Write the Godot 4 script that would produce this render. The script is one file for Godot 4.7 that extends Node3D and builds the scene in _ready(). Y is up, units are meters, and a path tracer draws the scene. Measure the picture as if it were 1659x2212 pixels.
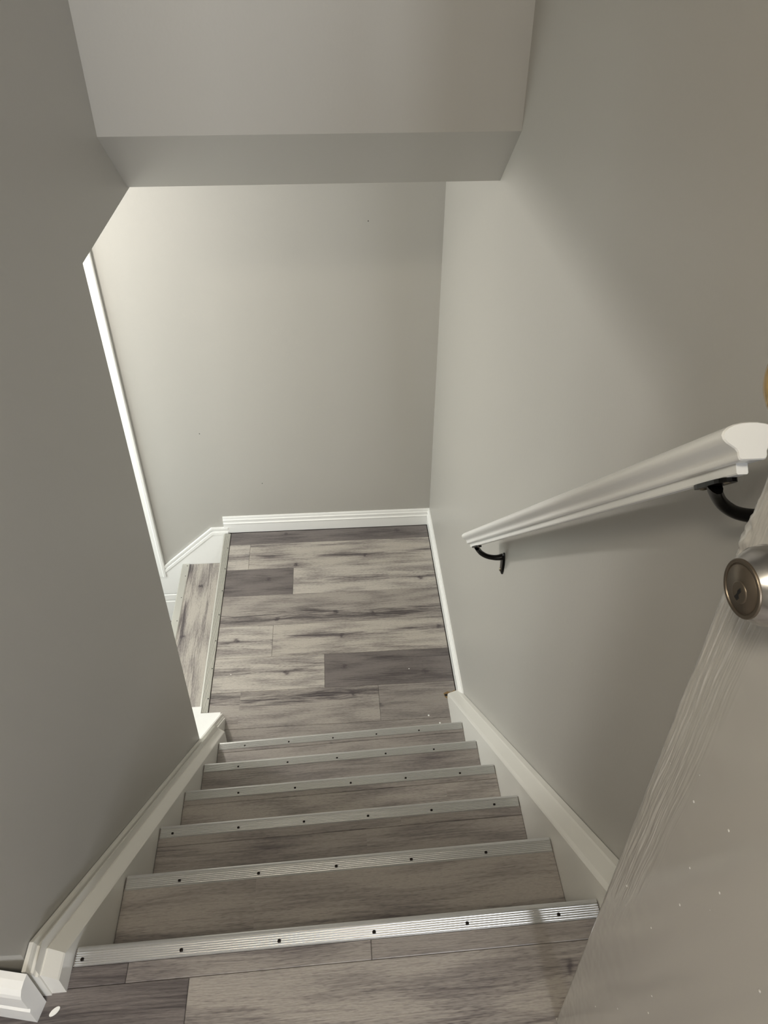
extends Node3D

# Everything in metres. Landing floor y = 0, right wall plane x = 0, back wall plane z = 0, stairs climb towards +z.
const LW := -1.0            # stairwell face of the left wall
const RISE := 0.2078
const RUN := 0.2249
const NZ := 1.4567          # front of the first nosing
const SL := 0.04996         # the old stair leans: height gained per metre towards the right wall
const X0 := -0.9543         # left end of the treads
const X1 := -0.0526         # right end of the treads
const PITCH := 0.9655

var M := {}
var names := {}

func _ready() -> void:
	# ---------------------------------------------------------------- camera, sky, lights, exposure
	var cam := Camera3D.new()
	cam.name = "camera"
	cam.transform = Transform3D(Basis(Vector3(0.99755, 0.003265, 0.069887), Vector3(0.04135, 0.778261, -0.626578), Vector3(-0.056436, 0.627933, 0.776219)).orthonormalized(), Vector3(-0.47216, 2.66457, 3.18152))
	cam.fov = 66.91
	cam.near = 0.02
	cam.far = 100.0
	add_child(cam)
	cam.current = true
	var we := WorldEnvironment.new()
	we.name = "environment"
	var env := Environment.new()
	env.background_mode = Environment.BG_SKY
	var sky := Sky.new()
	var sm := ProceduralSkyMaterial.new()
	sm.sky_top_color = Color(0.42, 0.55, 0.75)
	sm.sky_horizon_color = Color(0.75, 0.8, 0.86)
	sm.ground_bottom_color = Color(0.25, 0.25, 0.22)
	sm.ground_horizon_color = Color(0.55, 0.57, 0.58)
	sky.sky_material = sm
	env.sky = sky
	env.tonemap_mode = Environment.TONE_MAPPER_LINEAR
	env.tonemap_exposure = 1.0
	env.sdfgi_enabled = true
	env.ssao_enabled = true
	env.ssil_enabled = true
	we.environment = env
	add_child(we)
	# unseen hall window behind the camera, placed to light bulkhead and upper floor
	var day := AreaLight3D.new()
	day.name = "unseen_window_daylight"
	day.area_size = Vector2(0.60, 1.15)
	day.light_color = Color(0.96, 0.975, 1.0)
	day.light_energy = 6.4
	day.area_range = 14.0
	day.shadow_enabled = true
	day.position = Vector3(0.14, 2.9, 5.54)
	add_child(day)

	# unseen low window past the left wall, placed to light the landing broadly
	var side := AreaLight3D.new()
	side.name = "unseen_side_window_light"
	side.area_size = Vector2(0.86, 1.5)
	side.light_color = Color(0.97, 1.0, 0.98)
	side.light_energy = 2.2
	side.area_range = 10.0
	side.shadow_enabled = true
	side.position = Vector3(-2.585, 0.60, 0.62)
	side.rotation.y = -PI / 2
	add_child(side)

	materials()
	walls()
	floors()
	stairs()
	lower_flight()
	handrail()
	door()
	small_things()
	lamps()

# ==================================================================== naming and building helpers
func numbered(called: String) -> String:
	var n: int = names.get(called, -1) + 1
	names[called] = n
	return called if n == 0 else "%s_%03d" % [called, n]

func tag(o: Node, label: String, category: String, group := "", kind := "") -> Node:
	if label: o.set_meta("label", label)
	if category: o.set_meta("category", category)
	if group: o.set_meta("group", group)
	if kind: o.set_meta("kind", kind)
	return o

func mb() -> SurfaceTool:
	var st := SurfaceTool.new()
	st.begin(Mesh.PRIMITIVE_TRIANGLES)
	return st

func put(st: SurfaceTool, called: String, m: Material, parent: Node = self) -> MeshInstance3D:
	st.generate_normals()
	st.set_material(m)
	var o := MeshInstance3D.new()
	o.mesh = st.commit()
	o.name = numbered(called) if parent == self else called
	o.cast_shadow = GeometryInstance3D.SHADOW_CASTING_SETTING_ON
	parent.add_child(o, true)
	return o

func thing(called: String, label: String, category: String, at := Vector3.ZERO, kind := "") -> Node3D:
	var o := Node3D.new()
	o.name = numbered(called)
	o.position = at
	add_child(o)
	tag(o, label, category, "", kind)
	return o

# a triangle whose front looks along hint
func tri(st: SurfaceTool, a: Vector3, b: Vector3, c: Vector3, hint: Vector3, ua := Vector2.ZERO, ub := Vector2.ZERO, uc := Vector2.ZERO) -> void:
	if (b - a).cross(c - a).dot(hint) > 0.0:
		var t := b; b = c; c = t
		var u := ub; ub = uc; uc = u
	st.set_uv(ua); st.add_vertex(a)
	st.set_uv(ub); st.add_vertex(b)
	st.set_uv(uc); st.add_vertex(c)

func quad(st: SurfaceTool, a: Vector3, b: Vector3, c: Vector3, d: Vector3, hint: Vector3, ua := Vector2.ZERO, ub := Vector2.ZERO, uc := Vector2.ZERO, ud := Vector2.ZERO) -> void:
	tri(st, a, b, c, hint, ua, ub, uc)
	tri(st, a, c, d, hint, ua, uc, ud)

# a polygon in the U-V plane pushed along W; smooth rounds the sides, caps stay flat
func extrude(st: SurfaceTool, poly: PackedVector2Array, o: Vector3, U: Vector3, V: Vector3, W: Vector3, smooth := false, caps := true) -> void:
	if Geometry2D.is_polygon_clockwise(poly):
		poly.reverse()
	var n := poly.size()
	st.set_smooth_group(0 if smooth else -1)
	var run := 0.0
	for i in n:
		var p := poly[i]
		var q := poly[(i + 1) % n]
		var e := q - p
		var hint := U * e.y - V * e.x
		var a := o + U * p.x + V * p.y
		var b := o + U * q.x + V * q.y
		quad(st, a, b, b + W, a + W, hint, Vector2(run, 0), Vector2(run + e.length(), 0), Vector2(run + e.length(), W.length()), Vector2(run, W.length()))
		run += e.length()
	if caps:
		st.set_smooth_group(-1)
		var ix := Geometry2D.triangulate_polygon(poly)
		for k in range(0, ix.size(), 3):
			var p0 := poly[ix[k]]
			var p1 := poly[ix[k + 1]]
			var p2 := poly[ix[k + 2]]
			var a0 := o + U * p0.x + V * p0.y
			var a1 := o + U * p1.x + V * p1.y
			var a2 := o + U * p2.x + V * p2.y
			tri(st, a0, a1, a2, -W, p0, p1, p2)
			tri(st, a0 + W, a1 + W, a2 + W, W, p0, p1, p2)

func box(st: SurfaceTool, lo: Vector3, hi: Vector3, ch := 0.0) -> void:
	var w := hi.x - lo.x
	var h := hi.y - lo.y
	var p := PackedVector2Array([Vector2(0, 0), Vector2(w, 0), Vector2(w, h), Vector2(0, h)])
	if ch > 0.0:
		p = PackedVector2Array([Vector2(ch, 0), Vector2(w - ch, 0), Vector2(w, ch), Vector2(w, h - ch), Vector2(w - ch, h), Vector2(ch, h), Vector2(0, h - ch), Vector2(0, ch)])
	extrude(st, p, lo, Vector3.RIGHT, Vector3.UP, Vector3(0, 0, hi.z - lo.z))

# a turned shape: profile of (radius, height along axis)
func lathe(st: SurfaceTool, prof: PackedVector2Array, at: Vector3, axis: Vector3, seg := 32, smooth := true, spin := 0.0) -> void:
	axis = axis.normalized()
	var s := axis.cross(Vector3.UP if absf(axis.y) < 0.9 else Vector3.RIGHT).normalized()
	var t := axis.cross(s).normalized()
	for i in prof.size() - 1:
		var p := prof[i]
		var q := prof[i + 1]
		var flat := absf(p.y - q.y) < 1e-7
		st.set_smooth_group(0 if smooth and not flat else -1)
		for k in seg:
			var a0 := TAU * k / seg + spin
			var a1 := TAU * (k + 1) / seg + spin
			var d0 := s * cos(a0) + t * sin(a0)
			var d1 := s * cos(a1) + t * sin(a1)
			var e := q - p
			var hint := (d0 + d1) * e.y - axis * e.x * 2.0
			var A := at + d0 * p.x + axis * p.y
			var B := at + d1 * p.x + axis * p.y
			var C := at + d1 * q.x + axis * q.y
			var D := at + d0 * q.x + axis * q.y
			if p.x > 1e-6: tri(st, A, B, C, hint)
			if q.x > 1e-6: tri(st, A, C, D, hint)

# a tube of elliptical section along points; radii are (across, up)
func tube(st: SurfaceTool, pts: Array, radii: Array, side: Vector3, seg := 14) -> void:
	var rings := []
	var n := pts.size()
	for i in n:
		var d: Vector3 = (pts[mini(i + 1, n - 1)] - pts[maxi(i - 1, 0)]).normalized()
		var up := d.cross(side).normalized()
		var ring := []
		for k in seg:
			var a := TAU * k / seg
			ring.append(pts[i] + side * cos(a) * radii[i].x + up * sin(a) * radii[i].y)
		rings.append(ring)
	st.set_smooth_group(0)
	for i in n - 1:
		for k in seg:
			var k1 := (k + 1) % seg
			var mid: Vector3 = (pts[i] + pts[i + 1]) * 0.5
			quad(st, rings[i][k], rings[i][k1], rings[i + 1][k1], rings[i + 1][k], (rings[i][k] + rings[i][k1]) * 0.5 - mid)
	st.set_smooth_group(-1)
	for e in [0, n - 1]:
		var h: Vector3 = pts[e] - pts[1 if e == 0 else n - 2]
		for k in range(1, seg - 1):
			tri(st, rings[e][0], rings[e][k], rings[e][k + 1], h)

func curve(pts: Array, steps: int) -> Array:
	var c := Curve3D.new()
	for i in pts.size():
		var t: Vector3 = (pts[mini(i + 1, pts.size() - 1)] - pts[maxi(i - 1, 0)]) / 6.0
		c.add_point(pts[i], -t, t)
	var out := []
	for k in steps + 1:
		out.append(c.sample_baked(c.get_baked_length() * k / steps, true))
	return out

# ==================================================================== materials
func plain(c: Color, rough: float, metal := 0.0, spec := 0.5) -> StandardMaterial3D:
	var m := StandardMaterial3D.new()
	m.albedo_color = c
	m.roughness = rough
	m.metallic = metal
	m.metallic_specular = spec
	return m

func materials() -> void:
	var fn := FastNoiseLite.new()
	fn.seed = 5
	fn.frequency = 0.035
	fn.fractal_octaves = 4
	var nt := NoiseTexture2D.new()
	nt.width = 512; nt.height = 512; nt.seamless = true; nt.noise = fn
	var wall := plain(Color(0.695, 0.685, 0.662), 0.42)
	wall.heightmap_enabled = true
	wall.heightmap_texture = nt
	wall.heightmap_scale = 0.012
	wall.uv1_triplanar = true
	wall.uv1_world_triplanar = true
	wall.uv1_scale = Vector3(4, 4, 4)
	M.wall = wall
	var trim := plain(Color(0.955, 0.955, 0.945), 0.28)
	trim.heightmap_enabled = true
	trim.heightmap_texture = nt
	trim.heightmap_scale = 0.012
	trim.uv1_triplanar = true
	trim.uv1_world_triplanar = true
	trim.uv1_scale = Vector3(6, 6, 6)
	M.trim = trim
	var board := trim.duplicate() as StandardMaterial3D      # older paint on the stair skirts
	board.albedo_color = Color(0.90, 0.893, 0.868)
	board.roughness = 0.34
	M.skirt = board
	var dr := plain(Color(0.74, 0.73, 0.71), 0.16)
	dr.clearcoat_enabled = true
	dr.clearcoat = 0.6
	dr.clearcoat_roughness = 0.06
	M.door = dr
	M.subfloor = plain(Color(0.20, 0.165, 0.13), 0.9)
	M.chip = plain(Color(0.52, 0.42, 0.28), 0.9)
	M.alu = plain(Color(0.84, 0.84, 0.835), 0.30, 0.8)
	M.alu_dull = plain(Color(0.78, 0.775, 0.745), 0.48, 0.5)
	M.screw = plain(Color(0.10, 0.075, 0.06), 0.5, 0.6)
	M.bronze = plain(Color(0.055, 0.045, 0.04), 0.32, 0.6)
	M.worn = plain(Color(0.55, 0.52, 0.46), 0.3, 0.9)
	M.chrome = plain(Color(0.72, 0.71, 0.70), 0.22, 1.0)
	M.cyl = plain(Color(0.44, 0.40, 0.35), 0.4, 0.85)
	M.black = plain(Color(0.02, 0.018, 0.015), 0.7)
	M.brass = plain(Color(0.72, 0.58, 0.28), 0.16, 1.0)
	var g := plain(Color(0.95, 0.97, 1.0, 0.06), 0.03)
	g.transparency = BaseMaterial3D.TRANSPARENCY_ALPHA
	M.glass = g
	var lt := Color(0.67, 0.645, 0.615)
	var dk := Color(0.345, 0.32, 0.322)
	M.w_dark = wood(11, lt.lerp(dk, 0.68), dk.darkened(0.12), [[0.25, 0.12, 0.7], [0.8, 0.16, 0.6]], [[0.14, 0.35], [0.33, 0.62], [0.52, 0.4], [0.8, 0.66]], -1.0)
	M.w_light = wood(23, lt.lightened(0.05), dk, [[0.55, 0.1, 0.28]], [[0.55, 0.6]], 0.45)
	M.w_streak = wood(37, lt, dk, [[0.42, 0.07, 0.75], [0.93, 0.06, 0.4]], [[0.5, 0.45], [0.86, 0.3], [0.22, 0.7]], -1.0)
	M.w_band = wood(41, lt.lerp(dk, 0.22), dk.darkened(0.08), [[0.78, 0.17, 0.95]], [[0.26, 0.85], [0.48, 0.7], [0.62, 0.78]], -1.0)
	M.w_tread = wood(53, lt.lerp(dk, 0.36), dk, [[0.2, 0.1, 0.35], [0.7, 0.15, 0.3]], [[0.4, 0.55]], -1.0)
	M.w_tread2 = wood(67, lt.lerp(dk, 0.30), dk, [[0.75, 0.1, 0.4]], [[0.27, 0.72]], 0.62)
	M.w_hall = wood(71, lt.lerp(dk, 0.2), dk, [[0.5, 0.2, 0.15]], [[0.72, 0.2]], 0.5)

func wood(sd: int, light: Color, dark: Color, bands: Array, knots: Array, cathedral: float) -> StandardMaterial3D:
	var W := 1280
	var H := 208
	var n := FastNoiseLite.new()
	n.seed = sd
	n.noise_type = FastNoiseLite.TYPE_SIMPLEX_SMOOTH
	n.frequency = 1.0
	n.fractal_type = FastNoiseLite.FRACTAL_NONE
	var col := PackedByteArray()
	col.resize(W * H * 3)
	var hgt := PackedByteArray()
	hgt.resize(W * H)
	var i := 0
	for y in H:
		var v := float(y) / H
		for x in W:
			var u := float(x) / W
			var vv := v + 0.035 * n.get_noise_2d(u * 2.6, v * 1.3)
			var kd := 0.0
			for k in knots:
				var du: float = (u - k[0]) * 6.2
				var dv: float = v - k[1]
				var r2 := du * du * 2.2 + dv * dv * 9.0
				if r2 < 1.2:
					var e := exp(-r2 * 9.0)
					vv += 0.045 * e * signf(dv) * minf(1.0, absf(dv) * 18.0)
					kd += 0.22 * e
					if r2 < 0.05:
						var a := du * 1.5 + n.get_noise_2d(u * 60.0, v * 12.0) * 0.05
						kd += 0.8 * exp(-(a * a * 260.0 + dv * dv * 190.0))
			var g1 := n.get_noise_2d(u * 7.0 + 31.0, vv * 26.0)
			var g2 := n.get_noise_2d(u * 17.0 + 77.0, vv * 70.0)
			var g3 := n.get_noise_2d(u * 60.0 + 9.0, v * 110.0)
			var g4 := n.get_noise_2d(u * 150.0 + 55.0, v * 60.0)
			var lowf := n.get_noise_2d(u * 4.2 + 13.0, vv * 3.4 + 5.0)
			var d := kd
			for b in bands:
				var t: float = (vv + 0.05 * g1 + 0.05 * lowf - b[0]) / b[1]
				d += b[2] * exp(-t * t) * clampf(0.5 + 0.75 * n.get_noise_2d(u * 4.0 + b[0] * 91.0, vv * 6.0) + 0.45 * g1 + 0.3 * g2, 0.0, 1.25)
			d += 0.36 * lowf + 0.18 * g1 + 0.17 * g2 + 0.10 * g3 + 0.06 * g4
			var line := 0.0
			if cathedral > 0.0:
				var c := (vv - cathedral)
				var f := u * 6.0 + c * c * 40.0 + 0.4 * n.get_noise_2d(u * 5.0, v * 5.0 + 40.0)
				line = pow(absf(sin(f * PI)), 12.0) * exp(-c * c * 14.0) * clampf(0.5 + g3 + g1, 0.0, 1.0)
				d += 0.34 * line
			var pore := 0.0
			if g3 > 0.35: pore = minf(1.0, (g3 - 0.35) * 3.5)
			d = clampf(d + 0.22 * pore, -0.12, 1.1)
			var c3 := light.lerp(dark, d)
			var k2 := 1.0 + 0.03 * g4
			col[i * 3] = int(clampf(c3.r * k2 * 255.0, 0, 255))
			col[i * 3 + 1] = int(clampf(c3.g * k2 * 255.0, 0, 255))
			col[i * 3 + 2] = int(clampf(c3.b * k2 * 255.0, 0, 255))
			hgt[i] = int(clampf(150.0 + 45.0 * g2 + 50.0 * g3 - 60.0 * pore - 55.0 * line, 0, 255))
			i += 1
	var m := StandardMaterial3D.new()
	m.albedo_texture = ImageTexture.create_from_image(Image.create_from_data(W, H, false, Image.FORMAT_RGB8, col))
	m.roughness = 0.38
	m.metallic_specular = 0.5
	m.heightmap_enabled = true
	m.heightmap_texture = ImageTexture.create_from_image(Image.create_from_data(W, H, false, Image.FORMAT_L8, hgt))
	m.heightmap_scale = 0.08
	return m

# one floorboard with eased top edges; along x unless turned; top is y at x = X0 rising by slope along x
func plank(parent: Node, m: Material, x0: float, x1: float, z0: float, z1: float, y: float, slope: float, uv0: Vector2, turned := false, called := "plank", thick := 0.008, flip := false) -> MeshInstance3D:
	var st := mb()
	var c := 0.0011
	var f := func(px: float, pz: float, dn: float) -> Vector3: return Vector3(px, y + slope * (px - X0) - dn, pz)
	var uv := func(px: float, pz: float) -> Vector2:
		var a := (px - x0) if not turned else (pz - z0)
		var b := (pz - z0) if not turned else (px - x0)
		var q := Vector2(uv0.x + a / 1.25, uv0.y + b / 0.19)
		if flip: q = Vector2(uv0.x + 1.0 - a / 1.25, uv0.y + 1.0 - b / 0.19)
		return q
	var T := [Vector2(x0 + c, z0 + c), Vector2(x1 - c, z0 + c), Vector2(x1 - c, z1 - c), Vector2(x0 + c, z1 - c)]
	var B := [Vector2(x0, z0), Vector2(x1, z0), Vector2(x1, z1), Vector2(x0, z1)]
	var mid := Vector3((x0 + x1) * 0.5, y, (z0 + z1) * 0.5)
	st.set_smooth_group(-1)
	quad(st, f.call(T[0].x, T[0].y, 0.0), f.call(T[1].x, T[1].y, 0.0), f.call(T[2].x, T[2].y, 0.0), f.call(T[3].x, T[3].y, 0.0), Vector3.UP, uv.call(T[0].x, T[0].y), uv.call(T[1].x, T[1].y), uv.call(T[2].x, T[2].y), uv.call(T[3].x, T[3].y))
	for k in 4:
		var k1 := (k + 1) % 4
		var out := Vector3((B[k].x + B[k1].x) * 0.5 - mid.x, 0, (B[k].y + B[k1].y) * 0.5 - mid.z).normalized()
		var ta: Vector3 = f.call(T[k].x, T[k].y, 0.0)
		var tb: Vector3 = f.call(T[k1].x, T[k1].y, 0.0)
		var ba: Vector3 = f.call(B[k].x, B[k].y, c)
		var bb: Vector3 = f.call(B[k1].x, B[k1].y, c)
		var ua: Vector2 = uv.call(T[k].x, T[k].y)
		var ub: Vector2 = uv.call(T[k1].x, T[k1].y)
		quad(st, ta, tb, bb, ba, out + Vector3.UP, ua, ub, ub, ua)
		quad(st, ba, bb, bb - Vector3(0, thick - c, 0), ba - Vector3(0, thick - c, 0), out, ua, ub, ub, ua)
	return put(st, called, m, parent)

# ==================================================================== the room
func wallbox(called: String, label: String, lo: Vector3, hi: Vector3, m: Material = null, category := "wall") -> MeshInstance3D:
	var st := mb()
	box(st, lo, hi)
	var o := put(st, called, m if m else M.wall)
	tag(o, label, category, "", "structure")
	return o

func walls() -> void:
	var wr := wallbox("wall_right", "greige painted right wall carrying the white handrail", Vector3(0, -0.12, -0.12), Vector3(0.12, 3.8, 3.56))
	var wb := wallbox("wall_back", "bright greige end wall above the landing's white baseboard", Vector3(-2.72, -0.9, -0.12), Vector3(0, 2.3, 0))
	for q in [Vector3(-0.31, 1.61, 0.0006), Vector3(-0.86, 0.31, 0.0006), Vector3(-1.13, 0.62, 0.0006)]:
		var ns := mb()
		lathe(ns, PackedVector2Array([Vector2(0.0022, -0.0006), Vector2(0.0018, 0.0004), Vector2(0, 0.0006)]), q, Vector3(0, 0, 1), 10)
		put(ns, "nail_hole", M.screw, wb)
	var st := mb()
	var p := PackedVector2Array([Vector2(1.515, -0.1), Vector2(2.634, -0.1), Vector2(2.634, 1.36), Vector2(2.72, 1.57), Vector2(2.72, 3.8), Vector2(0.0, 3.8), Vector2(0.0, 2.035), Vector2(1.515, 2.035)])
	extrude(st, p, Vector3(-1.11, 0, 0), Vector3(0, 0, 1), Vector3.UP, Vector3(0.11, 0, 0))
	tag(put(st, "wall_left", M.wall), "dark greige left wall beside the stair, ending at the landing opening", "wall", "", "structure")
	st = mb()
	p = PackedVector2Array([Vector2(1.1901, 3.8), Vector2(1.1901, 2.2098), Vector2(0.9983, 2.0422), Vector2(0.9, 2.0422), Vector2(0.9, 3.8)])
	extrude(st, p, Vector3(-1.0, 0, 0), Vector3(0, 0, 1), Vector3.UP, Vector3(1.0, 0, 0))
	tag(put(st, "wall_front", M.wall), "bulkhead wall facing down the stair with a sloped underside", "bulkhead", "", "structure")
	wallbox("ceiling", "low flat ceiling over the landing and lower stair", Vector3(-2.72, 2.0422, -0.12), Vector3(-1.11, 2.3, 1.72), null, "ceiling")
	wallbox("ceiling", "low ceiling strip between bulkhead and end wall", Vector3(-1.0, 2.0422, 0.0), Vector3(0.0, 2.3, 0.9), null, "ceiling")
	wallbox("ceiling", "high ceiling over the stairwell and upper hall", Vector3(-3.12, 3.8, 0.9), Vector3(1.52, 3.92, 5.7), null, "ceiling")
	# the upper hall behind the camera
	wallbox("wall_hall", "hall wall turning left at the top of the stair", Vector3(-3.0, 1.0, 2.53), Vector3(-1.11, 3.8, 2.676))
	wallbox("wall_hall", "hall wall far left of the stair head", Vector3(-3.12, 1.0, 2.53), Vector3(-3.0, 3.8, 5.7))
	wallbox("wall_hall", "hall wall on the hinge side of the open door", Vector3(0.12, 1.0, 3.44), Vector3(1.4, 3.8, 3.56))
	wallbox("wall_hall", "hall wall far right behind the open door", Vector3(1.4, 1.0, 3.44), Vector3(1.52, 3.8, 5.7))
	var rear := mb()
	box(rear, Vector3(-3.0, 1.0, 5.58), Vector3(-0.2, 3.8, 5.7))
	box(rear, Vector3(0.48, 1.0, 5.58), Vector3(1.4, 3.8, 5.7))
	box(rear, Vector3(-0.2, 1.0, 5.58), Vector3(0.48, 2.28, 5.7))
	box(rear, Vector3(-0.2, 3.52, 5.58), Vector3(0.48, 3.8, 5.7))
	tag(put(rear, "wall_rear", M.wall), "hall wall around the unseen window behind the stair head", "wall", "", "structure")
	var wn := thing("window_1", "unseen white framed hall window behind the stair head, lighting the bulkhead and upper floor", "window", Vector3.ZERO, "structure")  # out of view, built around the area light behind the camera
	var fr := mb()
	for b in [[Vector3(-0.2, 2.28, 5.6), Vector3(-0.16, 3.52, 5.66)], [Vector3(0.44, 2.28, 5.6), Vector3(0.48, 3.52, 5.66)], [Vector3(-0.16, 2.28, 5.6), Vector3(0.44, 2.32, 5.66)], [Vector3(-0.16, 3.48, 5.6), Vector3(0.44, 3.52, 5.66)], [Vector3(-0.16, 2.88, 5.6), Vector3(0.44, 2.92, 5.66)]]:
		box(fr, b[0], b[1], 0.004)
	put(fr, "window_frame", M.trim, wn)
	for y in [2.32, 2.92]:
		var pn := mb()
		box(pn, Vector3(-0.16, y, 5.628), Vector3(0.44, y + 0.56, 5.632))
		put(pn, "pane", M.glass, wn)
	# baseboards on the landing
	var bp := PackedVector2Array([Vector2(0, 0.001), Vector2(0.0105, 0.001), Vector2(0.0105, 0.056), Vector2(0.0125, 0.060), Vector2(0.0125, 0.064), Vector2(0.0088, 0.068), Vector2(0.0082, 0.076), Vector2(0.0105, 0.081), Vector2(0.0105, 0.087), Vector2(0.0072, 0.0905), Vector2(0.0068, 0.100), Vector2(0.005, 0.1045), Vector2(0, 0.1054)])
	st = mb()
	extrude(st, bp, Vector3(-1.086, 0, 0), Vector3(0, 0, 1), Vector3.UP, Vector3(1.086, 0, 0))
	tag(put(st, "baseboard_back", M.trim), "white moulded baseboard along the end wall of the landing", "baseboard", "", "structure")
	st = mb()
	extrude(st, bp, Vector3(0, 0, 0.0), Vector3(-1, 0, 0), Vector3.UP, Vector3(0, 0, 1.235))
	tag(put(st, "baseboard_right", M.trim), "white moulded baseboard along the right edge of the landing", "baseboard", "", "structure")
	# the hall baseboard returning at the stair head, its end grain to the stair
	var hp := PackedVector2Array([Vector2(0, 0), Vector2(0.030, 0), Vector2(0.030, 0.056), Vector2(0.0265, 0.060), Vector2(0.0265, 0.064), Vector2(0.029, 0.068), Vector2(0.029, 0.104), Vector2(0.027, 0.112), Vector2(0.021, 0.120), Vector2(0.010, 0.125), Vector2(0, 0.126)])
	st = mb()
	var dirb := Vector3(-1, -0.05, -0.22).normalized()
	var nb := Vector3(-0.22, 0, 1).normalized()
	extrude(st, hp, Vector3(-0.984, 1.2305, 2.6615), nb, Vector3.UP, dirb * 1.3)
	tag(put(st, "baseboard_left", M.trim), "white hall baseboard end at the top left corner of the stair", "baseboard", "", "structure")

func floors() -> void:
	# landing: seven full rows of boards and a cut one
	var st := mb()
	box(st, Vector3(-1.07, -0.1, 0.0), Vector3(0.0, -0.0078, 1.5))
	var fl := put(st, "floor", M.subfloor)
	tag(fl, "landing floor of grey-brown wood-look planks", "floor", "", "structure")
	var rows := [[0.0135, 0.111], [0.111, 0.301], [0.301, 0.488], [0.488, 0.686], [0.686, 0.876], [0.876, 1.063], [1.063, 1.249], [1.249, 1.49]]
	var boards := [
		[[-1.05, -0.0135, M.w_dark, Vector2(0.1, 0.5), false]],
		[[-1.05, -0.943, M.w_light, Vector2(0.3, 0.0), false], [-0.943, -0.0135, M.w_streak, Vector2(0.03, -0.18), false]],
		[[-1.05, -0.717, M.w_dark, Vector2(0.35, 0.0), false], [-0.717, -0.0135, M.w_light, Vector2(0.05, 0.0), false]],
		[[-1.05, -0.0135, M.w_band, Vector2(0.05, 0.0), false]],
		[[-1.05, -0.802, M.w_light, Vector2(0.62, 0.05), true], [-0.802, -0.0135, M.w_streak, Vector2(0.25, 0.0), false]],
		[[-1.05, -0.568, M.w_light, Vector2(0.3, 0.1), false], [-0.568, -0.0135, M.w_dark, Vector2(0.45, 0.0), false]],
		[[-1.05, -0.34, M.w_band, Vector2(0.1, 0.0), true], [-0.34, -0.0135, M.w_tread, Vector2(0.4, 0.0), false]],
		[[-1.05, -0.0135, M.w_tread2, Vector2(0.15, 0.1), false]],
	]
	for r in rows.size():
		for b in boards[r]:
			plank(fl, b[2], b[0], b[1] - (0.0006 if b[1] < -0.1 else 0.0), rows[r][0], rows[r][1] - 0.0007, 0.0, 0.0, b[3], false, "plank", 0.008, b[4])
	# broken board corner where the right skirt begins
	var ch := mb()
	var cp := PackedVector2Array([Vector2(-0.066, 1.128), Vector2(-0.050, 1.119), Vector2(-0.034, 1.123), Vector2(-0.016, 1.113), Vector2(-0.013, 1.142), Vector2(-0.036, 1.148), Vector2(-0.052, 1.158), Vector2(-0.062, 1.147)])
	extrude(ch, cp, Vector3(0, -0.002, 0), Vector3.RIGHT, Vector3(0, 0, 1), Vector3(0, 0.0032, 0))
	tag(put(ch, "broken_board_edge", M.chip, fl), "chipped raw edge of a floor board", "")
	for e in [[-0.055, 1.138, 0.010, 0.006], [-0.040, 1.136, 0.009, 0.004], [-0.026, 1.133, 0.006, 0.003]]:
		var cv := mb()
		var ep := PackedVector2Array()
		for k in 8:
			ep.append(Vector2(e[0] + e[2] * cos(TAU * k / 8.0) * (0.8 + 0.3 * (k % 2)), e[1] + e[3] * sin(TAU * k / 8.0)))
		extrude(cv, ep, Vector3(0, 0.0008, 0), Vector3.RIGHT, Vector3(0, 0, 1), Vector3(0, 0.0009, 0))
		put(cv, "gap", M.black, fl)
	# the upper hall floor
	var y6 := 6.0 * RISE
	st = mb()
	extrude(st, PackedVector2Array([Vector2(-3.0, y6 + SL * (-3.0 - X0) - 0.0085), Vector2(1.4, y6 + SL * (1.4 - X0) - 0.0085), Vector2(1.4, y6 - 0.11), Vector2(-3.0, y6 - 0.3)]), Vector3(0, 0, 2.62), Vector3.RIGHT, Vector3.UP, Vector3(0, 0, 2.96))
	var uf := put(st, "floor", M.subfloor)
	tag(uf, "upper hall floor boards at the head of the stair", "floor", "", "structure")
	plank(uf, M.w_dark, -0.985, -0.860, 2.6125, 2.6445, y6, SL, Vector2(0.2, 0.7))
	plank(uf, M.w_tread2, -0.8594, -0.4505, 2.6125, 2.6445, y6, SL, Vector2(0.35, 0.78))
	plank(uf, M.w_tread, -0.4499, -0.004, 2.6125, 2.6445, y6, SL, Vector2(0.1, 0.7))
	plank(uf, M.w_dark, -2.97, -0.754, 2.6452, 2.8345, y6, SL, Vector2(0.1, 0.0))
	plank(uf, M.w_hall, -0.7534, -0.004, 2.6452, 2.8345, y6, SL, Vector2(0.22, 0.0))
	var cuts := [-0.5, -0.9, -0.3, -0.7, -0.45, -0.85, -0.6, -0.35, -0.75, -0.55, -0.8, -0.4, -0.65, -0.9, -0.5]
	var kinds := [M.w_tread, M.w_hall, M.w_band, M.w_light, M.w_tread2, M.w_streak]
	for r in 15:
		var z0 := 2.8352 + 0.19 * r
		var z1 := minf(z0 + 0.1893, 5.575)
		if z1 - z0 < 0.02: break
		var c: float = cuts[r]
		for seg in [[-2.97, c - 1.25], [c - 1.2494, c], [c + 0.0006, -0.004 if z0 < 3.5 else 1.39]]:
			if seg[1] - seg[0] > 0.03:
				plank(uf, kinds[(r * 2 + int(seg[0] * 3.0)) % 6], seg[0], seg[1], z0, z1, y6, SL, Vector2(0.13 * r, 0.0))

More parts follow.
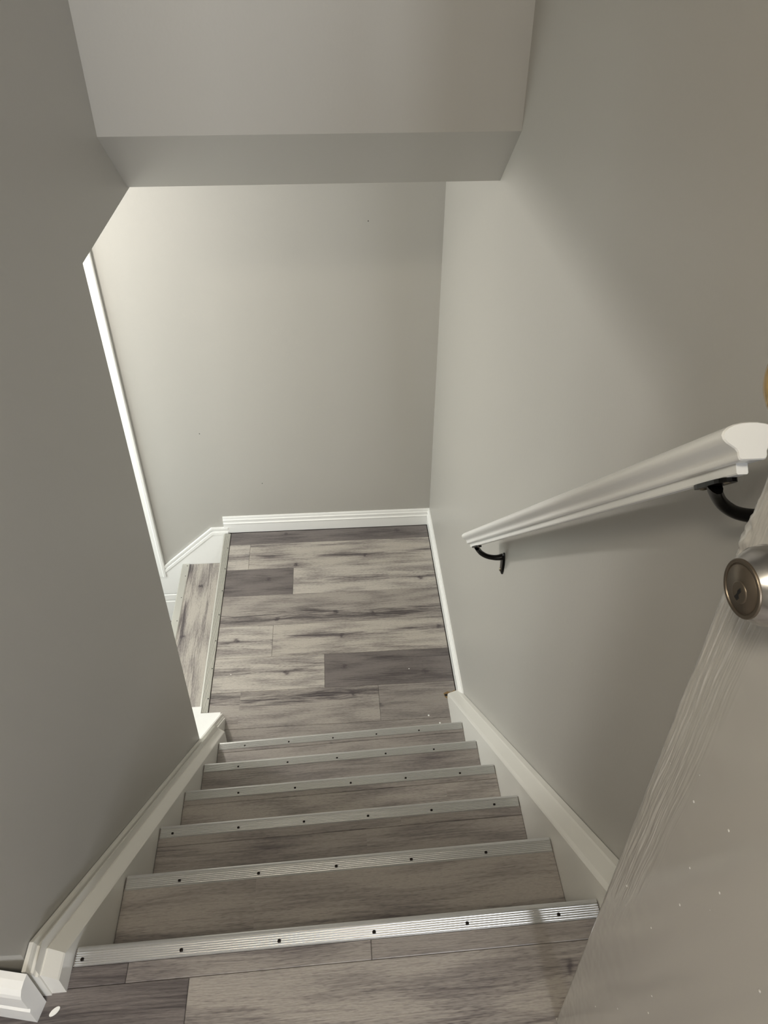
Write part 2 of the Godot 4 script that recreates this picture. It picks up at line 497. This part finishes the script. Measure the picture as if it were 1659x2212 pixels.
# ridged metal strip: profile in (distance behind the front edge, height)
func strip_profile(ridges := 6, width := 0.0315) -> PackedVector2Array:
	var p := PackedVector2Array([Vector2(0.002, -0.026), Vector2(0.0, -0.026), Vector2(-0.0012, -0.004), Vector2(-0.0006, -0.001), Vector2(0.001, 0.0011), Vector2(0.003, 0.0021), Vector2(0.0055, 0.0024), Vector2(0.0072, 0.0022)])
	var a := 0.0078
	var pitch := (width - 0.0012 - a) / ridges
	for k in ridges:
		for q in [[0.0, 0.0002], [0.14, 0.0003], [0.28, 0.0018], [0.42, 0.0024], [0.64, 0.0025], [0.80, 0.0019], [0.93, 0.0003]]:
			p.append(Vector2(a + pitch * (k + q[0]), q[1]))
	p.append(Vector2(width - 0.0008, 0.0010))
	p.append(Vector2(width, -0.0006))
	p.append(Vector2(0.002, -0.0006))
	return p

func screw_into(parent: Node, at: Vector3, up: Vector3, r := 0.0034) -> void:
	var st := mb()
	lathe(st, PackedVector2Array([Vector2(r, -0.0005), Vector2(r * 0.95, 0.0006), Vector2(r * 0.5, 0.0012), Vector2(0, 0.0013)]), at, up, 9)
	put(st, "screw", M.screw, parent)

func stairs() -> void:
	var s := thing("staircase", "upper flight of grey-brown steps with ridged metal nosings climbing to the hall", "staircase")
	var up := Vector3(-SL, 1, 0).normalized()
	var sx := [[-0.856, -0.695, -0.533, -0.373, -0.216], [-0.839, -0.678, -0.516, -0.356, -0.197], [-0.798, -0.635, -0.474, -0.315, -0.157], [-0.92, -0.757, -0.594, -0.434, -0.275, -0.117], [-0.839, -0.674, -0.511, -0.353, -0.195], [-0.939, -0.772, -0.606, -0.444, -0.284, -0.126]]
	var tm := [M.w_tread2, M.w_tread, M.w_band, M.w_tread, M.w_tread2]
	var fronts := [0.043, 0.0, 0.046, 0.053, 0.0]
	for i in 6:
		var y := RISE * (i + 1)
		var z := NZ + RUN * i
		# riser under this nosing
		var st := mb()
		var L := X1 - X0
		extrude(st, PackedVector2Array([Vector2(0.022, -RISE - 0.03), Vector2(0.034, -RISE - 0.03), Vector2(0.034, -0.008), Vector2(0.022, -0.008)]), Vector3(X0, y, z), Vector3(0, 0, 1), Vector3.UP, Vector3(L, SL * L, 0))
		put(st, "riser", M.w_tread, s)
		# boards of the tread
		if i < 5:
			var zb := z + RUN + 0.0215
			var f: float = fronts[i]
			if f > 0.0:
				plank(s, M.w_tread if i != 2 else M.w_tread2, X0 + 0.001, X1 - 0.001, z + 0.0025, z + f, y, SL, Vector2(0.07 + 0.15 * i, 0.3), false, "tread", 0.024)
				plank(s, tm[i], X0 + 0.001, X1 - 0.001, z + f + 0.0007, zb, y, SL, Vector2(0.02 + 0.19 * i, 0.0), false, "tread", 0.024)
			else:
				plank(s, tm[i], X0 + 0.001, X1 - 0.001, z + 0.0025, zb, y, SL, Vector2(0.02 + 0.19 * i, -0.12), false, "tread", 0.024)
		else:
			plank(s, M.w_tread, X0 + 0.001, X1 - 0.001, z + 0.0025, 2.6118, y, SL, Vector2(0.1, 0.2), false, "tread", 0.024)
		# nosing
		st = mb()
		var a := X0 + 0.004
		var b := X1 - 0.003
		extrude(st, strip_profile(), Vector3(a, y + SL * (a - X0) + 0.0006, z), Vector3(0, 0, 1), Vector3.UP, Vector3(b - a, SL * (b - a), 0), false)
		var ns := put(st, "nosing", M.alu, s)
		for x in sx[i]:
			screw_into(ns, Vector3(x, y + SL * (x - X0) + 0.0024, z + 0.0225 - (0.0015 if i > 0 else 0.0)), up)
	# carcass that carries the steps
	var cs := mb()
	var cp := PackedVector2Array([Vector2(NZ + 0.034, -0.1)])
	for i in 6:
		cp.append(Vector2(NZ + RUN * i + 0.034, RISE * (i + 1) - 0.026))
		cp.append(Vector2(minf(NZ + RUN * (i + 1) + 0.034, 2.615), RISE * (i + 1) - 0.026))
	cp.append(Vector2(2.615, -0.1))
	extrude(cs, cp, Vector3(X0 + 0.002, 0, 0), Vector3(0, 0, 1), Vector3.UP, Vector3(X1 - X0 - 0.004, SL * (X1 - X0 - 0.004), 0))
	put(cs, "carcass", M.subfloor, s)
	# left skirt: a moulded back strip on the wall and a thicker board before it
	var skirt_line := func(z: float) -> float: return 0.324 + 0.932 * (z - 1.515)   # top of the strip against the wall
	var outer := [[0.0, 0.0], [0.0065, 0.0], [0.0085, -0.006], [0.0095, -0.013], [0.0135, -0.0145], [0.0155, -0.021], [0.0195, -0.022], [0.0215, -0.029]]
	var st2 := mb()
	skirt(st2, LW + 0.0012, 1.0, outer, 1.168, 2.609, skirt_line, 2.653, 0.30)
	put(st2, "skirt_moulding", M.skirt, s)
	st2 = mb()
	skirt(st2, LW + 0.0215, 1.0, [[0.0, -0.026], [0.003, -0.0255], [0.0225, -0.0455], [0.0245, -0.049]], 1.338, 2.609, skirt_line, 2.650, 0.30)
	put(st2, "skirt_board", M.skirt, s)
	# right skirt: one thick board with a gently sloped, overpainted top
	st2 = mb()
	var rl := func(z: float) -> float: return 0.124 + 0.921 * (z - 1.234)
	skirt(st2, -0.0015, -1.0, [[0.0, 0.0], [0.014, -0.001], [0.018, -0.004], [0.044, -0.0155], [0.0495, -0.020], [0.0515, -0.025]], 1.150, 2.60, rl, 2.80, 0.30)
	put(st2, "skirt_board", M.skirt, s)

# sloping board against a wall: cross section in (out from the wall, drop from the line), plumb ends, level run at the top
func skirt(st: SurfaceTool, x: float, sgn: float, sec: Array, z0: float, z1: float, line: Callable, z2: float, depth: float) -> void:
	var zs := [z0, z1, z2]
	var n := sec.size()
	for k in 2:
		var za: float = zs[k]
		var zb: float = zs[k + 1]
		var ya: float = line.call(minf(za, z1))
		var yb: float = line.call(minf(zb, z1))
		for j in n:
			var p := Vector3(x + sgn * sec[j][0], ya + sec[j][1], za)
			var q := Vector3(x + sgn * sec[j][0], yb + sec[j][1], zb)
			st.set_smooth_group(-1)
			if j < n - 1:
				var p2 := Vector3(x + sgn * sec[j + 1][0], ya + sec[j + 1][1], za)
				var q2 := Vector3(x + sgn * sec[j + 1][0], yb + sec[j + 1][1], zb)
				quad(st, p, p2, q2, q, Vector3(sgn * 0.3, 1, 0))
			else:
				quad(st, p, p - Vector3(0, depth, 0), q - Vector3(0, depth, 0), q, Vector3(sgn, 0, 0))
		for e in [[za, ya, -1.0, k == 0], [zb, yb, 1.0, k == 1]]:
			if not e[3]: continue
			var poly := PackedVector2Array()
			for j in n:
				poly.append(Vector2(x + sgn * sec[j][0], e[1] + sec[j][1]))
			poly.append(Vector2(x + sgn * sec[n - 1][0], e[1] - depth))
			poly.append(Vector2(x, e[1] - depth))
			var ix := Geometry2D.triangulate_polygon(poly)
			for t in range(0, ix.size(), 3):
				tri(st, Vector3(poly[ix[t]].x, poly[ix[t]].y, e[0]), Vector3(poly[ix[t + 1]].x, poly[ix[t + 1]].y, e[0]), Vector3(poly[ix[t + 2]].x, poly[ix[t + 2]].y, e[0]), Vector3(0, 0, e[2]))
		# back against the wall
		quad(st, Vector3(x, ya, za), Vector3(x, yb, zb), Vector3(x, yb - depth, zb), Vector3(x, ya - depth, za), Vector3(-sgn, 0, 0))

func lower_flight() -> void:
	wallbox("wall_lower", "wall on the near side of the lower stair", Vector3(-2.72, -0.9, 1.56), Vector3(-1.11, 2.0422, 1.72))
	var ew := mb()
	box(ew, Vector3(-2.72, -0.9, 0.0), Vector3(-2.6, -0.2, 1.56))
	box(ew, Vector3(-2.72, 1.4, 0.0), Vector3(-2.6, 2.0422, 1.56))
	box(ew, Vector3(-2.72, -0.2, 0.0), Vector3(-2.6, 1.4, 0.14))
	box(ew, Vector3(-2.72, -0.2, 1.1), Vector3(-2.6, 1.4, 1.56))
	tag(put(ew, "wall_lower", M.wall), "wall around the unseen low window at the foot of the lower stair", "wall", "", "structure")
	var wn := thing("window_2", "unseen white framed low window at the foot of the lower stair, placed to light the landing", "window", Vector3.ZERO, "structure")  # never in view, built around the side light that brightens the landing
	var fr := mb()
	for b in [[Vector3(-2.68, -0.2, 0.14), Vector3(-2.62, 1.4, 0.19)], [Vector3(-2.68, -0.2, 1.05), Vector3(-2.62, 1.4, 1.1)], [Vector3(-2.68, -0.2, 0.19), Vector3(-2.62, -0.15, 1.05)], [Vector3(-2.68, 1.35, 0.19), Vector3(-2.62, 1.4, 1.05)]]:
		box(fr, b[0], b[1])
	put(fr, "window_frame", M.trim, wn)
	var pn := mb()
	box(pn, Vector3(-2.652, -0.15, 0.19), Vector3(-2.648, 1.35, 1.05))
	put(pn, "pane", M.glass, wn)
	wallbox("floor_lower", "floor at the foot of the lower stair", Vector3(-2.6, -0.9, 0.0), Vector3(-1.11, -0.64, 1.13), M.w_tread, "floor")
	# white ledge capping the low wall under the left wall's end
	var st := mb()
	box(st, Vector3(-2.6, -0.7, 1.132), Vector3(-1.081, 0.006, 1.56), 0.0)
	box(st, Vector3(-1.081, -0.11, 1.166), Vector3(-1.0, 0.006, 1.56), 0.0)
	tag(put(st, "trim_1", M.trim), "white painted ledge tucked behind the left wall's foot", "ledge", "", "structure")
	# door casing standing on the end wall
	st = mb()
	var cp := PackedVector2Array([Vector2(-1.53, 0), Vector2(-1.437, 0), Vector2(-1.437, 0.014), Vector2(-1.441, 0.0175), Vector2(-1.452, 0.0185), Vector2(-1.456, 0.016), Vector2(-1.50, 0.014), Vector2(-1.53, 0.011)])
	extrude(st, cp, Vector3(0, -0.29, 0), Vector3.RIGHT, Vector3(0, 0, 1), Vector3(0, 2.3, 0))
	tag(put(st, "trim_2", M.trim), "tall white vertical casing on the end wall at far left", "casing", "", "structure")
	# skirt that steps down with the lower stair
	st = mb()
	var face := PackedVector2Array([Vector2(-1.062, -0.35), Vector2(-1.062, -0.004), Vector2(-1.147, -0.004), Vector2(-1.5, -0.315), Vector2(-1.5, -0.422), Vector2(-1.3, -0.422)])
	extrude(st, face, Vector3.ZERO, Vector3.RIGHT, Vector3.UP, Vector3(0, 0, 0.012))
	# its moulding: three bands following the same broken line
	for b in [[0.036, 0.026, 0.014], [0.026, 0.008, 0.0095], [0.010, -0.006, 0.0155]]:
		var t: float = b[0]
		var u: float = b[1]
		extrude(st, PackedVector2Array([Vector2(-1.066, t), Vector2(-1.153, t), Vector2(-1.5, t - 0.306), Vector2(-1.5, u - 0.306), Vector2(-1.151, u), Vector2(-1.066, u)]), Vector3.ZERO, Vector3.RIGHT, Vector3.UP, Vector3(0, 0, b[2]))
	tag(put(st, "trim_3", M.trim), "white moulded skirt sloping down beside the lower steps", "skirt board", "", "structure")
	st = mb()
	extrude(st, PackedVector2Array([Vector2(0, -0.64), Vector2(0.013, -0.64), Vector2(0.013, -0.486), Vector2(0.009, -0.482), Vector2(0.009, -0.474), Vector2(0.014, -0.470), Vector2(0.014, -0.434), Vector2(0.010, -0.428), Vector2(0, -0.428)]), Vector3(-2.6, 0, 0), Vector3(0, 0, 1), Vector3.UP, Vector3(1.38, 0, 0))
	tag(put(st, "baseboard_lower", M.trim), "white baseboard below the sloping skirt at the lower stair", "baseboard", "", "structure")
	# steps going down to the left
	var s := thing("staircase", "lower flight going down left from the landing with flat metal edge strips", "staircase")
	plank(s, M.w_streak, -1.337, -1.066, 0.013, 1.128, -RISE, 0.0, Vector2(0.08, 0.1), true, "tread", 0.024)
	st = mb()
	box(st, Vector3(-1.079, -RISE - 0.02, 0.0125), Vector3(-1.067, -0.008, 1.16))
	put(st, "riser", M.w_light, s)
	st = mb()
	box(st, Vector3(-1.325, -0.64, 0.0125), Vector3(-1.31, -RISE - 0.024, 1.128))
	put(st, "riser", M.w_light, s)
	st = mb()
	extrude(st, strip_profile(6, 0.036), Vector3(-1.0885, 0.0006, 0.0185), Vector3(1, 0, 0), Vector3.UP, Vector3(0, 0, 1.143))
	var ns := put(st, "nosing", M.alu_dull, s)
	for z in [0.134, 0.291, 0.447, 0.607, 0.768, 0.929, 1.09]:
		screw_into(ns, Vector3(-1.0585, 0.0024, z), Vector3.UP, 0.003)
	st = mb()
	extrude(st, PackedVector2Array([Vector2(0.001, -0.024), Vector2(-0.001, -0.024), Vector2(-0.0015, -0.003), Vector2(0.001, 0.0016), Vector2(0.004, 0.0024), Vector2(0.035, 0.0024), Vector2(0.039, 0.0008), Vector2(0.039, -0.0005), Vector2(0.001, -0.0005)]), Vector3(-1.339, -RISE + 0.0006, 0.0135), Vector3(1, 0, 0), Vector3.UP, Vector3(0, 0, 1.114))
	ns = put(st, "edge_strip", M.alu_dull, s)
	for z in [0.029, 0.108, 0.27, 0.434, 0.6, 0.77, 0.93]:
		screw_into(ns, Vector3(-1.311, -RISE + 0.0028, z), Vector3.UP, 0.0027)

# ==================================================================== the handrail
func handrail() -> void:
	var h := thing("handrail", "white moulded wooden handrail on dark metal brackets along the right wall", "handrail")
	var ang := atan(PITCH)
	var ax := Vector3(0, sin(ang), cos(ang))
	var up := Vector3(0, cos(ang), -sin(ang))
	var X := Vector3(1, 0, 0)
	var lo := Vector3(-0.084, 1.152, 1.438)
	var length := (Vector3(-0.084, 2.268, 2.593) - lo).dot(ax)
	# half section: (out, up) from the widest line
	var half := [[0.0, 0.0095], [0.008, 0.0092], [0.016, 0.0076], [0.022, 0.0050], [0.0262, 0.0016], [0.028, -0.0022], [0.0270, -0.0062], [0.0238, -0.0100], [0.0196, -0.0132], [0.0160, -0.0160], [0.0142, -0.0190], [0.0142, -0.0215], [0.0140, -0.0240], [0.0128, -0.0262], [0.0110, -0.0268]]
	var prof := PackedVector2Array()
	for i in range(half.size() - 1, -1, -1):
		prof.append(Vector2(half[i][0], half[i][1]))
	for i in range(1, half.size()):
		prof.append(Vector2(-half[i][0], half[i][1]))
	# slightly eased ends: inset rings at both ends
	var st := mb()
	var n := prof.size()
	var ring := func(t: float, k: float) -> Array:
		var out := []
		for q in prof:
			out.append(lo + ax * t + X * q.x * k + up * ((q.y + 0.008) * k - 0.008))
		return out
	var rs := [ring.call(0.0, 0.94), ring.call(0.002, 1.0), ring.call(length - 0.002, 1.0), ring.call(length, 0.94)]
	for r in 3:
		st.set_smooth_group(0 if r == 1 else -1)
		for k in n:
			var k1 := (k + 1) % n
			var e := prof[k1] - prof[k]
			quad(st, rs[r][k], rs[r][k1], rs[r + 1][k1], rs[r + 1][k], X * e.y - up * e.x)
	st.set_smooth_group(-1)
	var ix := Geometry2D.triangulate_polygon(prof)
	for t in range(0, ix.size(), 3):
		tri(st, rs[0][ix[t]], rs[0][ix[t + 1]], rs[0][ix[t + 2]], -ax)
		tri(st, rs[3][ix[t]], rs[3][ix[t + 1]], rs[3][ix[t + 2]], ax)
	put(st, "rail", M.trim, h)
	var fs := mb()
	extrude(fs, PackedVector2Array([Vector2(-0.0058, -0.026), Vector2(0.0058, -0.026), Vector2(0.0058, -0.036), Vector2(0.0048, -0.0375), Vector2(-0.0048, -0.0375), Vector2(-0.0058, -0.036)]), lo + ax * 0.012, X, up, ax * (length - 0.034))
	put(fs, "rail_fillet", M.trim, h)
	for zc in [1.530, 2.563]:
		var base: Vector3 = lo + ax * ((zc - lo.z - 0.0375 * sin(ang)) / cos(ang)) - up * 0.0375   # under the rail
		var a := mb()
		var pts := curve([base - Vector3(0, 0.003, 0), base + Vector3(0.005, -0.014, 0), base + Vector3(0.017, -0.030, 0), base + Vector3(0.036, -0.043, 0), base + Vector3(0.060, -0.049, 0), Vector3(-0.004, base.y - 0.047, base.z)], 20)
		var rad := []
		for k in pts.size():
			var t := float(k) / (pts.size() - 1)
			var w := 0.0076 + 0.0095 * pow(1.0 - t, 5.0) + 0.004 * pow(t, 6.0)
			rad.append(Vector2(w, 0.0070 + 0.003 * pow(t, 6.0)))
		tube(a, pts, rad, Vector3(0, 0, 1))
		var br := put(a, "bracket", M.bronze, h)
		# saddle screwed to the underside of the rail
		var s := mb()
		var sp := PackedVector2Array()
		for k in 20:
			var c := cos(TAU * k / 20.0)
			var sn := sin(TAU * k / 20.0)
			sp.append(Vector2(0.036 * signf(c) * pow(absf(c), 0.55), 0.0105 * signf(sn) * pow(absf(sn), 0.6)))
		extrude(s, sp, base - up * 0.0042, ax, X, up * 0.0045)
		put(s, "saddle", M.bronze, br)
		for d in [-0.026, 0.026]:
			var sc := mb()
			lathe(sc, PackedVector2Array([Vector2(0.0042, 0), Vector2(0.0036, 0.0012), Vector2(0, 0.0018)]), base - up * 0.0042 + ax * d, -up, 10)
			put(sc, "screw", M.worn, br)
		# oval plate against the wall
		var w := mb()
		var wp := PackedVector2Array()
		var wi := PackedVector2Array()
		for k in 24:
			wp.append(Vector2(0.0155 * cos(TAU * k / 24.0), 0.041 * sin(TAU * k / 24.0)))
			wi.append(wp[k] * 0.82)
		var wc := Vector3(0, base.y - 0.070, base.z + 0.004)
		extrude(w, wp, wc, Vector3(0, 0, 1), Vector3.UP, Vector3(-0.003, 0, 0))
		for k in 24:
			var k1 := (k + 1) % 24
			var f := func(p: Vector2, d: float) -> Vector3: return wc + Vector3(-d, p.y, p.x)
			w.set_smooth_group(0)
			quad(w, f.call(wp[k], 0.003), f.call(wp[k1], 0.003), f.call(wi[k1], 0.0065), f.call(wi[k], 0.0065), Vector3(-1, wp[k].y * 20.0, wp[k].x * 20.0))
			w.set_smooth_group(-1)
			tri(w, f.call(wi[k], 0.0065), f.call(wi[k1], 0.0065), f.call(Vector2.ZERO, 0.0075), Vector3(-1, 0, 0))
		put(w, "wall_plate", M.bronze, br)
		var ws := mb()
		lathe(ws, PackedVector2Array([Vector2(0.0062, 0), Vector2(0.0056, 0.0025), Vector2(0.003, 0.004), Vector2(0, 0.0043)]), wc + Vector3(-0.0066, -0.023, 0), Vector3(-1, 0, 0), 12)
		tag(put(ws, "screw", M.worn, br), "bright worn screw head", "")

# ==================================================================== the open door at the right
func door() -> void:
	var edge := Vector3(-0.169, 0, 2.755)
	var dd := Vector3(sin(0.1003), 0, cos(0.1003))          # from the free edge towards the hinges
	var nn := Vector3(-cos(0.1003), 0, sin(0.1003))         # out of the face towards the stair
	var yb := 6.0 * RISE + SL * (-0.169 - X0) + 0.004
	var yt := yb + 2.03
	var wd := 0.76
	var th := 0.035
	var d := thing("door_1", "white glossy door standing open at the right, brush-marked along its edge", "door", Vector3.ZERO, "structure")
	var n := FastNoiseLite.new()
	n.seed = 9
	n.frequency = 1.0
	n.noise_type = FastNoiseLite.TYPE_SIMPLEX_SMOOTH
	n.fractal_type = FastNoiseLite.FRACTAL_NONE
	# section across the door near the free edge, from the back round the edge on to the face: (along dd, out along nn, normal dd, normal nn)
	var sec := []
	for k in 6:
		sec.append([0.0, -th + (th - 0.007) * k / 5.0, -1.0, 0.0])
	for k in range(1, 9):
		var a := PI * 0.5 * k / 8.0
		sec.append([0.007 - 0.007 * cos(a), -0.007 + 0.007 * sin(a), -cos(a), sin(a)])
	for k in range(1, 111):
		sec.append([0.007 + 0.073 * k / 110.0, 0.0, 0.0, 1.0])
	var R := 460
	var st := mb()
	st.set_smooth_group(0)
	var grid := []
	for r in R + 1:
		var y := lerpf(yb, yt, float(r) / R)
		var row := []
		for k in sec.size():
			var q: Array = sec[k]
			var s: float = q[0] + (0.0 if q[3] > 0.0 else -0.02)
			var fade := clampf((0.062 - q[0]) / 0.045, 0.0, 1.0) if q[3] > 0.5 else (1.0 if q[3] > 0.0 else 0.0)
			var along := clampf((y - 1.66) / 0.25, 0.0, 1.0)
			var wob := 0.0016 * n.get_noise_2d(y * 7.0, 3.0)
			var hh := along * fade * (0.00042 * n.get_noise_2d((s + wob) * 120.0, y * 4.0) + 0.00042 * n.get_noise_2d((s + wob) * 330.0, y * 9.0 + 40.0) + 0.00034 * n.get_noise_2d((s + wob) * 760.0, y * 16.0 + 90.0))
			hh += 0.00016 * fade * n.get_noise_2d(s * 90.0 + 7.0, y * 70.0)
			var lump := exp(-pow((y - 2.285) / 0.032, 2.0)) * clampf((0.03 - q[0]) / 0.02, 0.0, 1.0) * (1.0 if q[3] > 0.0 else 0.0)
			hh += lump * (0.0022 + 0.0020 * n.get_noise_2d(s * 120.0, y * 90.0))
			hh += 0.00012 * n.get_noise_2d(q[0] * 30.0 + 60.0, y * 30.0)
			row.append(edge + Vector3(0, y, 0) + dd * (q[0] + q[2] * hh) + nn * (q[1] + q[3] * hh))
		grid.append(row)
	for r in R:
		for k in sec.size() - 1:
			quad(st, grid[r][k], grid[r][k + 1], grid[r + 1][k + 1], grid[r + 1][k], dd * (sec[k][2] + sec[k + 1][2]) + nn * (sec[k][3] + sec[k + 1][3]))
	# the rest of the face with its slow paint unevenness
	var cols := 36
	var rows := 90
	var g2 := []
	for r in rows + 1:
		var y := lerpf(yb, yt, float(r) / rows)
		var row := []
		for k in cols + 1:
			var s := lerpf(0.08, wd, float(k) / cols)
			var hh := 0.00012 * n.get_noise_2d(s * 30.0 + 60.0, y * 30.0)
			row.append(edge + Vector3(0, y, 0) + dd * s + nn * hh)
		g2.append(row)
	for r in rows:
		for k in cols:
			quad(st, g2[r][k], g2[r][k + 1], g2[r + 1][k + 1], g2[r + 1][k], nn)
	st.set_smooth_group(-1)
	var P := func(s: float, q: float, y: float) -> Vector3: return edge + dd * s + nn * q + Vector3(0, y, 0)
	quad(st, P.call(0, -th, yb), P.call(wd, -th, yb), P.call(wd, -th, yt), P.call(0, -th, yt), -nn)
	quad(st, P.call(wd, -th, yb), P.call(wd, 0, yb), P.call(wd, 0, yt), P.call(wd, -th, yt), dd)
	quad(st, P.call(0.001, -th, yb), P.call(wd, -th, yb), P.call(wd, 0, yb), P.call(0.001, 0, yb), Vector3.DOWN)
	quad(st, P.call(0.001, -th, yt), P.call(wd, -th, yt), P.call(wd, 0, yt), P.call(0.001, 0, yt), Vector3.UP)
	# paint nibs
	var rng := RandomNumberGenerator.new()
	rng.seed = 4
	for k in 46:
		var s := rng.randf_range(0.02, 0.45)
		var y := rng.randf_range(1.32, 2.15)
		var r := rng.randf_range(0.0007, 0.0018)
		lathe(st, PackedVector2Array([Vector2(r, -0.0002), Vector2(r * 0.8, r * 0.35), Vector2(r * 0.4, r * 0.55), Vector2(0, r * 0.6)]), P.call(s, 0.0, y), nn, 8)
	put(st, "door_leaf", M.door, d)
	# keyed knob
	var c: Vector3 = P.call(0.0799, 0.0, 2.312)
	var kb := mb()
	lathe(kb, PackedVector2Array([Vector2(0.033, 0.0), Vector2(0.033, 0.004), Vector2(0.030, 0.008), Vector2(0.0225, 0.0105), Vector2(0.0205, 0.016), Vector2(0.0215, 0.020), Vector2(0.0255, 0.027), Vector2(0.0272, 0.035), Vector2(0.0262, 0.043), Vector2(0.0228, 0.0495), Vector2(0.0198, 0.0535)]), c, nn, 48)
	var knob := put(kb, "door_knob", M.chrome, d)
	tag(knob, "shiny chrome knob", "")
	kb = mb()
	lathe(kb, PackedVector2Array([Vector2(0.0198, 0.0532), Vector2(0.0200, 0.0546), Vector2(0.0194, 0.0552), Vector2(0.0174, 0.0552), Vector2(0.0170, 0.0544), Vector2(0.0164, 0.0544), Vector2(0.0160, 0.0550), Vector2(0.0, 0.0551)]), c, nn, 48)
	tag(put(kb, "key_face", M.cyl, knob), "brownish grey lock face", "")
	kb = mb()
	lathe(kb, PackedVector2Array([Vector2(0.0078, 0.0549), Vector2(0.0076, 0.0556), Vector2(0.0068, 0.0558), Vector2(0.0, 0.0558)]), c + Vector3(0, -0.003, 0), nn, 28)
	put(kb, "plug", M.cyl, knob)
	kb = mb()
	var kw := PackedVector2Array([Vector2(-0.0022, -0.0055), Vector2(0.0012, -0.0058), Vector2(0.0022, -0.0032), Vector2(0.0006, -0.0014), Vector2(0.0018, 0.0022), Vector2(0.0002, 0.0042), Vector2(-0.0012, 0.0010), Vector2(-0.0008, -0.0016)])
	extrude(kb, kw, c + Vector3(0, -0.003, 0) + nn * 0.0556, dd, Vector3.UP, nn * 0.0005)
	put(kb, "keyhole", M.black, knob)
	# brass lock above
	var b: Vector3 = P.call(0.0635, 0.0, 2.452)
	kb = mb()
	lathe(kb, PackedVector2Array([Vector2(0.033, 0.0), Vector2(0.033, 0.003), Vector2(0.029, 0.008), Vector2(0.019, 0.011), Vector2(0.0165, 0.017), Vector2(0.020, 0.023), Vector2(0.0268, 0.030), Vector2(0.0292, 0.039), Vector2(0.0288, 0.048), Vector2(0.0262, 0.056), Vector2(0.0215, 0.0625), Vector2(0.0150, 0.067), Vector2(0.0075, 0.0693), Vector2(0, 0.07)]), b, nn, 48)
	tag(put(kb, "brass_knob", M.brass, d), "polished brass knob higher on the door", "")

# ==================================================================== small things
func small_things() -> void:
	var y6 := 6.0 * RISE
	var st := mb()
	var fp := PackedVector2Array()
	for k in 14:
		fp.append(Vector2(0.0095 * cos(TAU * k / 14.0), 0.0045 * sin(TAU * k / 14.0)).rotated(-0.75))
	extrude(st, fp, Vector3(-0.966, y6 + 0.0004, 2.678), Vector3.RIGHT, Vector3(0, 0, 1), Vector3(0, 0.0012, 0))
	tag(put(st, "paint_flake", M.trim), "white oval paint flake on the hall floor by the left corner", "paint flake")
	var k := 0
	var labels := ["white paint speck on the landing just before the first nosing, nearer the right skirt", "white paint speck near the first nosing, slightly left of the other one", "small white speck on the pale landing board at left", "small white speck on the dark landing board by the right baseboard"]
	for q in [Vector3(-0.100, 0.0, 1.275), Vector3(-0.142, 0.0, 1.235), Vector3(-0.975, 0.0, 0.965), Vector3(-0.20, 0.0, 0.985)]:
		st = mb()
		var r := 0.0040 if k < 2 else 0.0024
		lathe(st, PackedVector2Array([Vector2(r, 0.0), Vector2(r * 0.8, 0.0008), Vector2(0, 0.0012)]), q, Vector3.UP, 10)
		tag(put(st, "paint_speck", M.trim), labels[k], "paint speck")
		k += 1

# ==================================================================== lamps, both out of view
func lamps() -> void:
	lamp("unseen round ceiling lamp over the lower stair, lighting the end wall and right wall", Vector3(-1.9, 2.0422, 0.82), Color(1.0, 0.985, 0.96), 1.9)  # hidden past the left wall, placed to light end wall and right wall
	lamp("unseen round ceiling lamp in the upper hall, lighting the bulkhead and handrail end", Vector3(-0.95, 3.8, 3.65), Color(1.0, 0.96, 0.885), 2.95, 2.1)  # out of view, placed to light bulkhead, right wall and rail end

func lamp(label: String, at: Vector3, c: Color, energy: float, k := 1.0) -> void:
	var o := thing("unseen_ceiling_lamp", label, "lamp", at)
	var st := mb()
	lathe(st, PackedVector2Array([Vector2(0.112 * k, 0.0), Vector2(0.112 * k, 0.018), Vector2(0.10 * k, 0.022), Vector2(0.0, 0.022)]), Vector3.ZERO, Vector3.DOWN, 32)
	put(st, "base", M.trim, o)
	st = mb()
	var prof := PackedVector2Array()
	for i in 10:
		var a := PI * 0.5 * i / 9.0
		prof.append(Vector2(0.105 * k * cos(a), 0.022 + 0.062 * sin(a)))
	lathe(st, prof, Vector3.ZERO, Vector3.DOWN, 32)
	var gm := plain(Color(0.95, 0.93, 0.88), 0.5)
	gm.emission_enabled = true
	gm.emission = c
	gm.emission_energy_multiplier = 1.5
	put(st, "lamp_shade", gm, o)
	var l := OmniLight3D.new()
	l.name = "unseen_lamp_light"
	l.position = at + Vector3(0, -0.052, 0)
	l.light_color = c
	l.light_energy = energy
	l.light_size = 0.1 * k
	l.omni_range = 14.0
	l.omni_attenuation = 2.0
	l.shadow_enabled = true
	add_child(l, true)
